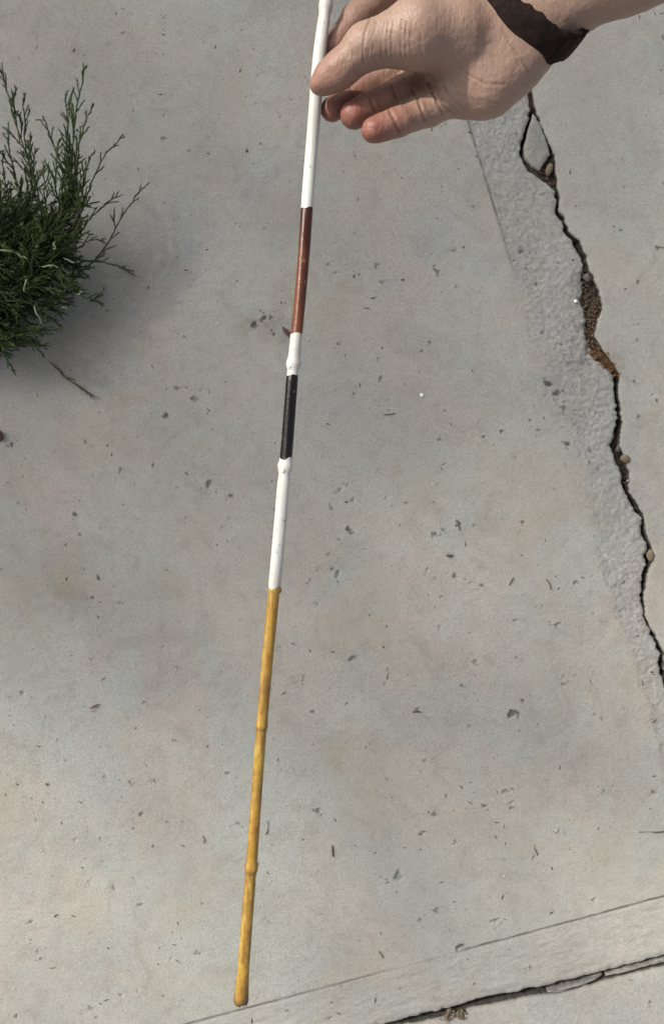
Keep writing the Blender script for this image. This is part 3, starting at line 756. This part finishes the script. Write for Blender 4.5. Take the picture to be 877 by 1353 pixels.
CREASE = [  # photograph polylines, depth mm, width px
 ([(488,25),(482,45),(479,65),(481,85)], 0.9, 2.2), ([(508,30),(504,50),(504,75),(510,92)], 0.5, 2.0), ([(520,24),(517,48),(518,75),(523,94)], 0.55, 2.0),
 ([(531,26),(529,50),(530,75),(536,93)], 0.6, 2.0), ([(543,35),(541,55),(544,80),(552,95)], 0.45, 2.2), ([(556,45),(556,70),(563,92)], 0.35, 2.4),
 ([(470,42),(466,60),(467,80),(470,98)], 0.30, 1.8), 
 ([(566,110),(575,128),(590,143),(602,152)], 0.9, 2.2), ([(580,98),(590,120),(606,138),(616,146)], 0.7, 2.2), ([(598,72),(612,95),(640,110),(665,112)], 0.5, 2.6),
 ([(545,118),(551,130),(556,142),(562,160)], 1.8, 2.6), ([(514,146),(520,156),(527,174)], 1.8, 2.6), ([(489,130),(496,148)], 1.6, 2.6), ([(518,114),(526,134)], 1.6, 2.6), ([(463,116),(470,132)], 1.4, 2.4), ([(567,112),(574,128),(585,150)], 1.4, 2.4),
 ([(676,60),(690,80),(698,96)], 0.6, 2.2), ([(664,40),(680,70),(690,98)], 0.35, 2.2), ([(497,28),(493,50),(493,72),(497,90)], 0.5, 2.0), ([(513,28),(511,48),(511,75),(516,92)], 0.45, 2.0), ([(537,30),(535,52),(537,78),(544,94)], 0.45, 2.0)]
crease = np.zeros(n)
for pts, dep, wd in CREASE:
    d = seg_dist(pts) + 1.6 * vnoise(px / 9.0, py / 9.0, 83); wd = wd * 0.62; g = np.exp(-(np.maximum(d, 0) / wd) ** 2); g = g * (0.45 + 1.1 * np.clip(0.5 + fbm(px / 7.0 + dep * 31, py / 7.0, 77, 2), 0, 1)); disp -= 0.00040 * dep * g * fac
    disp += 0.00012 * dep * np.exp(-((d - 2.6 * wd) / (1.5 * wd)) ** 2) * fac; crease = np.maximum(crease, g * min(1, dep) * fac)
disp += 0.00030 * fbm(co[:, 0] * 260, co[:, 1] * 260 + co[:, 2] * 190, 5, 3) + 0.0005 * fbm(co[:, 0] * 70, co[:, 1] * 70 + co[:, 2] * 60, 6, 2)
co += no * disp[:, None]
me.vertices.foreach_set('co', co.astype(np.float32).ravel())
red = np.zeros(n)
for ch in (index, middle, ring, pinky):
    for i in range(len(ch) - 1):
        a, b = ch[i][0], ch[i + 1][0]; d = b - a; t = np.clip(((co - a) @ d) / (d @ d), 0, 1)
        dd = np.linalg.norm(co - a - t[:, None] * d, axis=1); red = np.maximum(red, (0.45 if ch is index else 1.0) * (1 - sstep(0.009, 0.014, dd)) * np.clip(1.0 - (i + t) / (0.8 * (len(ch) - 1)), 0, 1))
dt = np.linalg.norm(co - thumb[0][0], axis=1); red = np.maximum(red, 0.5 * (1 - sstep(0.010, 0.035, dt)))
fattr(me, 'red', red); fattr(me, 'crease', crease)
def skin_mat():
    t = NT('skin')
    col = t.mix(t.rng(t.noise(55, 4, 0.6), 0.35, 0.65), (0.295, 0.205, 0.148), (0.325, 0.208, 0.155))
    col = t.mix(t.math('MULTIPLY', t.rng(t.noise(160, 4, 0.7), 0.45, 0.7), 0.5), col, (0.30, 0.18, 0.13))
    col = t.mix(t.math('MULTIPLY', t.rng(t.noise(700, 3, 0.7), 0.5, 0.66), 0.45), col, (0.22, 0.14, 0.10))
    col = t.mix(t.math('MULTIPLY', t.attr('red'), 0.9), col, (0.215, 0.080, 0.057))  # redder finger skin, also darkened to deepen the shade on the fingers
    col = t.mix(t.math('MULTIPLY', t.attr('crease'), 0.5), col, (0.16, 0.07, 0.05))
    n_ = t.bump(t.voro(800), 0.22, 0.0005); n_ = t.bump(t.noise(380, 4, 0.7), 0.28, 0.0007, n_)
    n_ = t.bump(t.noise(330, 4, 0.7, t.scale_co((1.6, 0.35, 0.5))), 0.45, 0.0010, n_)
    t.b.inputs['Subsurface Radius'].default_value = (0.006, 0.0022, 0.0012)
    return t.done(col, 0.44, n_, Subsurface_Weight=0.25, Subsurface_Scale=0.4, Specular_IOR_Level=0.35)
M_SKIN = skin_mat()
person = empty('person', tuple(Elb)); tag(person, 'bare forearm with right hand pinching the painted stick between thumb and fingers', 'person')
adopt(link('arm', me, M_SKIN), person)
# fingernail of the index finger, on its far upper side
def nail(ch, out, lw, ll):
    a = Vector(ch[0][0]); b = Vector(ch[1][0]); axn = (a - b).normalized(); r = ch[0][1] / 1000
    o_ = Vector(out); o_ = (o_ - axn * o_.dot(axn)).normalized(); s = axn.cross(o_)
    Vn = []; Fn = []; A, B = 10, 8
    for i in range(A + 1):
        u_ = i / A; l = -ll + u_ * (ll + r * 0.55)
        for k in range(B + 1):
            w = (k / B - 0.5) * 2; ang = w * lw * (1 - 0.25 * max(0, u_ - 0.7) / 0.3)
            Vn.append(a + axn * l + (o_ * math.cos(ang) + s * math.sin(ang)) * (r * (1.035 - 0.05 * u_ ** 3)))
    for i in range(A):
        for k in range(B): q = i * (B + 1) + k; Fn.append((q, q + 1, q + B + 2, q + B + 1))
    o2 = link('fingernail', mesh_py('fingernail', Vn, Fn), M_NAIL); m_ = o2.modifiers.new('t', 'SOLIDIFY'); m_.thickness = 0.0006; adopt(o2, person)
M_NAIL = simple('fingernail', (0.58, 0.38, 0.31), (0.64, 0.44, 0.36), 150, 0.32, 0.1, 0.0001)
nail(index, (-0.75, 0.62, 0.10), 0.85, 0.010)
# sleeve of the upper arm, above the elbow and out of frame
sh = Vector(Elb) + Vector((0.06, 0.24, 0.17)); e0 = Vector(Elb) + Vector(adir) * -0.015
Vs, Fs = tube([e0.lerp(sh, t) + Vector((0.012 * math.sin(3 * t), 0, 0.02 * math.sin(3.1 * t))) for t in np.linspace(0, 1, 14)], [0.050 + 0.012 * t + 0.002 * math.sin(17 * t) for t in np.linspace(0, 1, 14)], 24)
adopt(link('sleeve', mesh_py('sleeve', Vs, Fs), simple('sleeve_cloth', (0.05, 0.055, 0.07), (0.07, 0.075, 0.09), 200, 0.9)), person)

# wristband: worn dark leather strap, loose on the wrist
def strap_mat():
    t = NT('wrist_strap')
    col = t.mix(t.rng(t.noise(170, 5, 0.7), 0.35, 0.68), (0.010, 0.008, 0.007), (0.040, 0.021, 0.016))
    return t.done(col, 0.8, t.bump(t.noise(420, 6, 0.8), 1.0, 0.0022), Specular_IOR_Level=0.15)
M_STRAP = strap_mat()
BC = J(701.6, 0.4, 4.5)
bn = np.array([0.441, 0.415, 0.796]); bn /= np.linalg.norm(bn)
bp = pd - bn * (pd @ bn); bp /= np.linalg.norm(bp); bq = np.cross(bn, bp); bq *= np.sign(bq[2])
def strap(a0, a1, n_, wid, rp_, rq, thick, shift, name):
    Vb = []; Fb = []; prof = [(-1, 0), (-0.96, 0.75), (-0.6, 1), (0, 1.06), (0.6, 1), (0.96, 0.75), (1, 0), (0, -0.05)]
    m = len(prof); closed = abs(a1 - a0) > 6.28
    for i in range(n_ + (0 if closed else 1)):
        a = a0 + (a1 - a0) * i / n_
        tw = wid(a) / 2; off = shift(a)
        rp2, rq2 = rp_(a), rq(a)
        for (s_, h_) in prof:
            rad = bp * math.cos(a) * (rp2 + h_ * thick) + bq * math.sin(a) * (rq2 + h_ * thick)
            wv = 0.0007 * math.sin(9 * a + 2 * s_) + 0.0005 * math.sin(23 * a) + random.uniform(-0.0004, 0.0004)
            Vb.append(Vector(BC + rad + bn * (s_ * tw + off + wv)))
    rows = n_ if closed else n_ + 1
    for i in range(n_):
        for k in range(m):
            a_ = i * m + k; b_ = i * m + (k + 1) % m; c_ = ((i + 1) % rows) * m + (k + 1) % m; d_ = ((i + 1) % rows) * m + k
            Fb.append((a_, b_, c_, d_))
    if not closed: Fb.append(tuple(range(m))); Fb.append(tuple(n_ * m + k for k in range(m))[::-1])
    return link(name, mesh_py(name, Vb, Fb), M_STRAP)
band = empty('wrist_strap', tuple(Vector(BC) - Vector((0, 0, 0.02)))); tag(band, 'loose dark brown leather strap worn around the wrist', 'wristband')
adopt(strap(0, 2 * math.pi + 1e-4, 96, lambda a: 0.0190 + 0.0012 * math.sin(2 * a), lambda a: 0.0322 + 0.0022 * math.exp(-(math.atan2(math.sin(a + 0.1), math.cos(a + 0.1)) / 0.45) ** 2), lambda a: 0.0300, 0.0026, lambda a: 0.0, 'strap'), band)
adopt(strap(-0.95, 0.06, 22, lambda a: 0.0165 - 0.010 * max(0, a + 0.25), lambda a: 0.0352 + 0.0012 * math.exp(-((a + 0.12) / 0.2) ** 2), lambda a: 0.0325, 0.0016, lambda a: 0.0, 'strap_end'), band)

# ------------------------------------------------------------------ juniper at the edge of the paving
def jun_mat():
    t = NT('juniper_needles')
    v = t.attr('tone')
    col = t.mix(v, (0.026, 0.050, 0.014), (0.125, 0.165, 0.045))
    col = t.mix(t.attr('dry'), col, (0.26, 0.20, 0.11))
    return t.done(col, 0.55, None, Specular_IOR_Level=0.3)
M_JUN = jun_mat()
M_BARK = simple('juniper_bark', (0.045, 0.04, 0.025), (0.09, 0.07, 0.045), 200, 0.9)
def shoots(path, rs, dens=1.0, side_len=0.05, start=0.22, tert=True):
    """path Nx3 -> lists of shoot polylines (start, end, level)"""
    segs = []
    N = len(path); cum = np.concatenate([[0], np.cumsum(np.linalg.norm(np.diff(path, axis=0), axis=1))]); L = cum[-1]
    def at(s): return np.array([np.interp(s, cum, path[:, c]) for c in range(3)])
    for i in range(N - 1):
        if cum[i] / L > start * 0.8: segs.append((path[i], path[i + 1]))
    s = start * L; flip = 1
    while s < L * 0.985:
        p = at(s); t = at(min(s + 0.004, L)) - at(max(0, s - 0.004)); t /= np.linalg.norm(t) + 1e-9
        u = s / L; ln = side_len * (1 - u) ** 0.6 * (0.55 + 0.75 * rs.random()) * min(1, 0.5 + u * 1.4) + 0.006
        side = np.cross(t, rs.normal(size=3)); side /= np.linalg.norm(side) + 1e-9
        side[2] *= 0.6
        an = math.radians(rs.uniform(20, 42)); d = t * math.cos(an) + side * math.sin(an)
        bend = t * 0.35 + np.array([0, 0, 0.08])
        q = p.copy(); m = max(2, int(ln / 0.008)); pts = [q.copy()]
        for k in range(m):
            d2 = d + bend * (k / m) * 0.6 + rs.normal(size=3) * 0.06; d2 /= np.linalg.norm(d2); q = q + d2 * ln / m; pts.append(q.copy())
        for a, b in zip(pts[:-1], pts[1:]): segs.append((a, b))
        if tert and ln > 0.018:
            ss = 0.25
            while ss < 0.93:
                kk = ss * m; i0 = int(kk); pp = pts[i0] + (pts[min(i0 + 1, m)] - pts[i0]) * (kk - i0)
                dd = pts[min(i0 + 1, m)] - pts[i0]; dd = dd / (np.linalg.norm(dd) + 1e-9)
                sd = np.cross(dd, rs.normal(size=3)); sd /= np.linalg.norm(sd) + 1e-9
                an = math.radians(rs.uniform(22, 45)); d3 = dd * math.cos(an) + sd * math.sin(an)
                l3 = (0.004 + 0.013 * rs.random()) * (1 - ss * 0.6)
                segs.append((pp, pp + d3 * l3)); ss += (0.0055 / ln) * (0.6 + 0.8 * rs.random())
        s += (0.0085 / dens) * (0.5 + rs.random())
    return segs
def clad(segs, rs, tone, dry=0.0, sp=0.00085, nl=0.0047):
    """scale-leaf cladding: short blades lying close along every shoot"""
    A = np.array([a for a, b in segs]); B = np.array([b for a, b in segs]); Ls = np.linalg.norm(B - A, axis=1)
    cnt = np.maximum(2, (Ls / sp).astype(int)); idx = np.repeat(np.arange(len(segs)), cnt); n_ = len(idx)
    t = rs.random(n_)[:, None]; P = A[idx] * (1 - t) + B[idx] * t
    T = (B - A)[idx] / (Ls[idx][:, None] + 1e-9)
    R = rs.normal(size=(n_, 3)); S_ = np.cross(T, R); S_ /= np.linalg.norm(S_, axis=1)[:, None] + 1e-9
    Wd = np.cross(T, S_)
    an = np.radians(rs.uniform(14, 38, n_))[:, None]; ln = (nl * rs.uniform(0.6, 1.25, n_))[:, None]
    dirv = T * np.cos(an) + S_ * np.sin(an)
    b0 = P + Wd * 0.00075; b1 = P - Wd * 0.00075; tip = P + dirv * ln
    Vn = np.stack([b0, tip, b1], 1).reshape(-1, 3); Tn = np.arange(n_ * 3).reshape(-1, 3)
    # slim shoot cores
    Wc = np.cross((B - A), rs.normal(size=A.shape)); Wc /= np.linalg.norm(Wc, axis=1)[:, None] + 1e-9
    Wc2 = np.cross((B - A) / (Ls[:, None] + 1e-9), Wc)
    r_ = 0.0008
    ring = [Wc * r_, -0.5 * Wc * r_ + 0.87 * Wc2 * r_, -0.5 * Wc * r_ - 0.87 * Wc2 * r_]
    cv = np.stack([A + q for q in ring] + [B + q * 0.7 for q in ring], 1).reshape(-1, 3)
    off = len(Vn); m = len(A); b6 = off + 6 * np.arange(m)[:, None]
    qd_ = np.concatenate([b6 + np.array([[0, 1, 4, 3]]), b6 + np.array([[1, 2, 5, 4]]), b6 + np.array([[2, 0, 3, 5]])])
    seg_tone = np.clip(tone + 0.25 * rs.normal(size=len(segs)), 0, 1)
    tn = np.concatenate([np.repeat(np.clip(seg_tone[idx] + 0.15 * rs.normal(size=n_), 0, 1), 3), np.repeat(seg_tone * 0.7, 6)])
    me_ = mesh_np('foliage', np.concatenate([Vn, cv]), qd_, Tn)
    fattr(me_, 'tone', tn); fattr(me_, 'dry', np.full(len(tn), dry))
    return me_
JB = np.array([-0.575, 0.285, -0.034])
shrub = empty('juniper_shrub', tuple(JB)); tag(shrub, 'dark green juniper shrub spreading over the edge of the concrete', 'shrub')
rs = np.random.default_rng(23)
V_, F_ = tube([Vector(JB) + Vector((0.004 * math.sin(i), 0.004 * math.cos(1.7 * i), 0.010 * i)) for i in range(8)], [0.017 - 0.0012 * i for i in range(8)], 10)
adopt(link('trunk', mesh_py('trunk', V_, F_), M_BARK), shrub)
BR = [  # tip px, py, z ; way-point px, py, z ; side shoot length, density, tone
 ((113,84,.17),(93,245,.15),.050,.85,.45), ((3,86,.17),(40,225,.15),.050,.8,.30), ((80,118,.15),(93,240,.14),.035,.8,.5), ((97,112,.16),(97,240,.14),.028,.6,.45),
 ((62,152,.15),(90,250,.13),.040,.8,.45), ((161,172,.12),(112,262,.11),.014,.5,.35), ((191,238,.10),(134,322,.09),.034,.55,.35), ((160,262,.12),(106,305,.12),.030,.9,.4),
 ((14,168,.15),(30,255,.13),.035,.9,.25), ((8,200,.14),(22,275,.12),.030,.9,.25), ((38,132,.15),(44,235,.14),.034,.8,.3), ((128,140,.16),(104,240,.14),.024,.6,.5),
 ((128,196,.14),(106,275,.13),.030,.9,.5), ((168,358,.04),(118,345,.06),.018,.6,.6), ((137,398,.03),(98,385,.06),.028,.7,.5), ((146,326,.07),(106,330,.09),.026,.9,.6),
 ((60,470,.04),(25,425,.08),.030,1,.4), ((20,490,.03),(0,440,.08),.035,1,.35), ((86,432,.04),(50,400,.09),.03,1,.35), ((-10,475,.06),(-20,420,.1),.03,1,.3), ((-12,170,.15),(5,260,.14),.04,1,.25),
 ((45,190,.15),(56,270,.14),.04,1,.35), ((72,190,.15),(75,270,.14),.035,1.2,.5), ((108,165,.15),(98,255,.14),.035,1.1,.5), ((60,215,.15),(60,285,.14),.035,1.2,.5), ((88,205,.15),(86,280,.14),.035,1.2,.55), ((112,225,.14),(98,290,.13),.03,1.2,.5), ((25,230,.14),(30,290,.13),.035,1.2,.3), ((0,235,.14),(5,300,.13),.035,1.2,.25)]
for k in range(125):
    tx = rs.uniform(-60, 122); ty = rs.uniform(255, 462)
    lim = np.interp(ty, [250, 300, 340, 380, 420, 465], [122, 128, 128, 118, 96, 62])
    tx = min(tx, lim - rs.uniform(0, 20))
    tz = rs.uniform(0.05, 0.155) * (1 - 0.45 * abs(ty - 330) / 150.0)
    an = rs.uniform(-0.9, 0.9) + (0.9 if ty < 330 else -0.6)
    BR.append(((tx, ty, tz), (tx - 55 * math.cos(an) - 12, ty + 55 * math.sin(an) * (1 if ty < 360 else 0.6), tz * rs.uniform(0.6, 0.9)), rs.uniform(.030, .050), 1.3, rs.uniform(0.05, 0.55)))
for (tip, mid, sl_, dn, tone) in BR:
    p0 = JB + np.array([rs.uniform(-.01, .01), rs.uniform(-.01, .01), 0.04 + 0.03 * rs.random()]); p2 = np.array(W(tip[0], tip[1], tip[2] * 0.75)); pm = np.array(W(mid[0], mid[1], mid[2] * 0.75))
    tg = (p2 - pm); c1 = pm - tg / np.linalg.norm(tg) * 0.35 * np.linalg.norm(pm - p0)
    ts = np.linspace(0, 1, 14)[:, None]; lo_ = (1 - ts) ** 2 * p0 + 2 * ts * (1 - ts) * c1 + ts ** 2 * pm
    up_ = pm + tg * np.linspace(0, 1, 18)[1:, None] + np.array([0, 0, 0.012]) * np.sin(np.linspace(0, math.pi, 18))[1:, None]
    path = np.concatenate([lo_, up_]); N_ = len(path)
    path = path + np.cumsum(rs.normal(size=(N_, 3)) * 0.0007, axis=0)
    Vb, Fb = tube([Vector(p) for p in path[:26]], [0.0014 * (1 - i / 27) + 0.0003 for i in range(26)], 5)
    b = adopt(link('branch', mesh_py('branch', Vb, Fb), M_BARK), shrub)
    sg = shoots(path, rs, dn, sl_, 0.30)
    fo = link('foliage', clad(sg, rs, tone), M_JUN, smooth=False); fo.parent = b; tag(fo, kind='stuff')
# pale dead twigs caught in the shrub
for k, pts in enumerate(([(-6,327,0.186),(6,330,0.189),(18,333,0.186)], [(55,352,0.192),(68,351,0.193),(80,350,0.189)], [(24,336,0.186),(34,341,0.186)], [(30,385,0.167),(33,374,0.171),(36,368,0.167)],
     [(47,404,0.161),(51,415,0.164),(57,433,0.155)], [(85,340,0.167),(98,347,0.161)], [(80,407,0.124),(90,416,0.118)], [(104,388,0.112),(112,386,0.112)], [(72,330,0.186),(76,322,0.186)])):
    pth = np.array([np.array(W(*p)) for p in pts]); pth = np.array([np.array([np.interp(t, np.linspace(0, 1, len(pth)), pth[:, c]) for c in range(3)]) for t in np.linspace(0, 1, 8)])
    pth = pth + np.cumsum(rs.normal(size=(8, 3)) * 0.0009, axis=0); Vb, Fb = tube([Vector(p) for p in pth], [0.0004, 0.0007, 0.0009, 0.0008, 0.0011, 0.0008, 0.0006, 0.0002], 6)
    o = link('dead_twig', mesh_py('dead_twig', Vb, Fb), simple('dead_twig_%d' % k, (0.17, 0.17, 0.10), (0.30, 0.29, 0.19), 300, 0.8) if k == 0 else bpy.data.materials['dead_twig_0'])
    adopt(o, shrub)
# broken sprigs lying on the concrete
def sprig(pts, label, z=0.004, sl_=0.014, dens=0.8, dry=0.25, tone=0.35):
    pth = np.array([np.array(W(x, y, z + 0.001 * math.sin(i * 2.0))) for i, (x, y) in enumerate(pts)])
    pth = np.array([np.array([np.interp(t, np.linspace(0, 1, len(pth)), pth[:, c]) for c in range(3)]) for t in np.linspace(0, 1, 18)])
    sg = [(a, b) for a, b in shoots(pth, rs, dens, sl_, 0.05)]
    sg = [(np.array([a[0], a[1], max(0.0022, a[2] * 0.5 + z * 0.5)]), np.array([b[0], b[1], max(0.0022, b[2] * 0.5 + z * 0.5)])) for a, b in sg]
    r_ = empty('juniper_sprig', tuple(pth[0] - np.array([0, 0, z]))); tag(r_, label, 'sprig')
    Vb, Fb = tube([Vector(p) for p in pth], [0.0008] * 18, 6)
    adopt(link('stem', mesh_py('stem', Vb, Fb), M_TWIG), r_)
    fo = adopt(link('foliage', clad(sg, rs, tone, dry), M_JUN, smooth=False), r_); tag(fo, kind='stuff')
sprig([(66,478),(80,490),(88,500),(104,510),(125,524)], 'broken juniper sprig lying on the concrete below the shrub')
sprig([(157,353),(167,357),(178,364)], 'tiny juniper sprig lying on the concrete level with the pale dead twigs', sl_=0.006)
sprig([(118,398),(128,393),(136,390)], 'small forked juniper sprig on shaded concrete beside the shrub', sl_=0.012)

# ------------------------------------------------------------------ the tree that shades the upper part of the paving (out of frame)
def leaf_mat():
    t = NT('tree_leaves'); col = t.mix(t.attr('tone'), (0.035, 0.075, 0.022), (0.08, 0.13, 0.04))
    return t.done(col, 0.5)
tr = np.random.default_rng(77)
TH = 5.4; TG = np.array([-0.95, 1.22, 0.0])                       # crown height; where its shade falls
TC = TG + np.array(SUN) * (TH / SUN.z); TB = np.array([TC[0] - 0.35, TC[1] + 0.4, -0.034])
tree = empty('broadleaf_tree', tuple(TB)); tag(tree, 'leafy tree standing on the soil behind the juniper, shading the paving', 'tree')
tp = [TB + (TC - TB) * t + np.array([0.08 * math.sin(5 * t), 0.06 * math.cos(4 * t) - 0.06, 0]) for t in np.linspace(0, 1, 14)]
Vt, Ft = tube([Vector(p) for p in tp], [0.15 * (1 - 0.75 * t) for t in np.linspace(0, 1, 14)], 12)
adopt(link('trunk', mesh_py('tree_trunk', Vt, Ft), M_BARK), tree)
cl = []
for k in range(44):
    d = tr.normal(size=3); d /= np.linalg.norm(d); d[2] *= 0.75; e = TC + d * (tr.uniform(1.0, 1.75) if k < 34 else tr.uniform(1.8, 2.4)); st_ = tp[int(tr.integers(7, 13))]
    pm = (st_ + e) / 2 + np.array([0, 0, 0.15])
    pth = [st_ * (1 - t) ** 2 + 2 * t * (1 - t) * pm + t * t * e for t in np.linspace(0, 1, 8)]
    Vt, Ft = tube([Vector(p) for p in pth], [0.035 * (1 - 0.8 * t) for t in np.linspace(0, 1, 8)], 6)
    adopt(link('limb', mesh_py('limb', Vt, Ft), M_BARK), tree); cl += [(pth[3], .34), (pth[5], .30), (pth[6], .26), (pth[7], .20)] if k < 34 else [(pth[6], .12), (pth[7], .10)]
    for j in range(3):
        q = pth[6] + tr.normal(size=3) * 0.30; cl.append((q, .12))
nL = 13000; pick = tr.integers(0, len(cl), nL); cc = np.array([c[0] for c in cl]); cs = np.array([c[1] for c in cl])
ctr = cc[pick] + tr.normal(size=(nL, 3)) * cs[pick][:, None]
u_ = tr.normal(size=(nL, 3)); u_ /= np.linalg.norm(u_, axis=1)[:, None]; w_ = np.cross(u_, tr.normal(size=(nL, 3))); w_ /= np.linalg.norm(w_, axis=1)[:, None]
sz = tr.uniform(0.035, 0.06, nL)[:, None]
LV = np.stack([ctr - u_ * sz, ctr + w_ * sz * 0.55, ctr + u_ * sz, ctr - w_ * sz * 0.55], 1).reshape(-1, 3)
me = mesh_np('crown', LV, np.arange(nL * 4).reshape(-1, 4)); fattr(me, 'tone', np.repeat(tr.random(nL), 4))
cr_ = adopt(link('crown', me, leaf_mat(), smooth=False), tree); tag(cr_, kind='stuff')
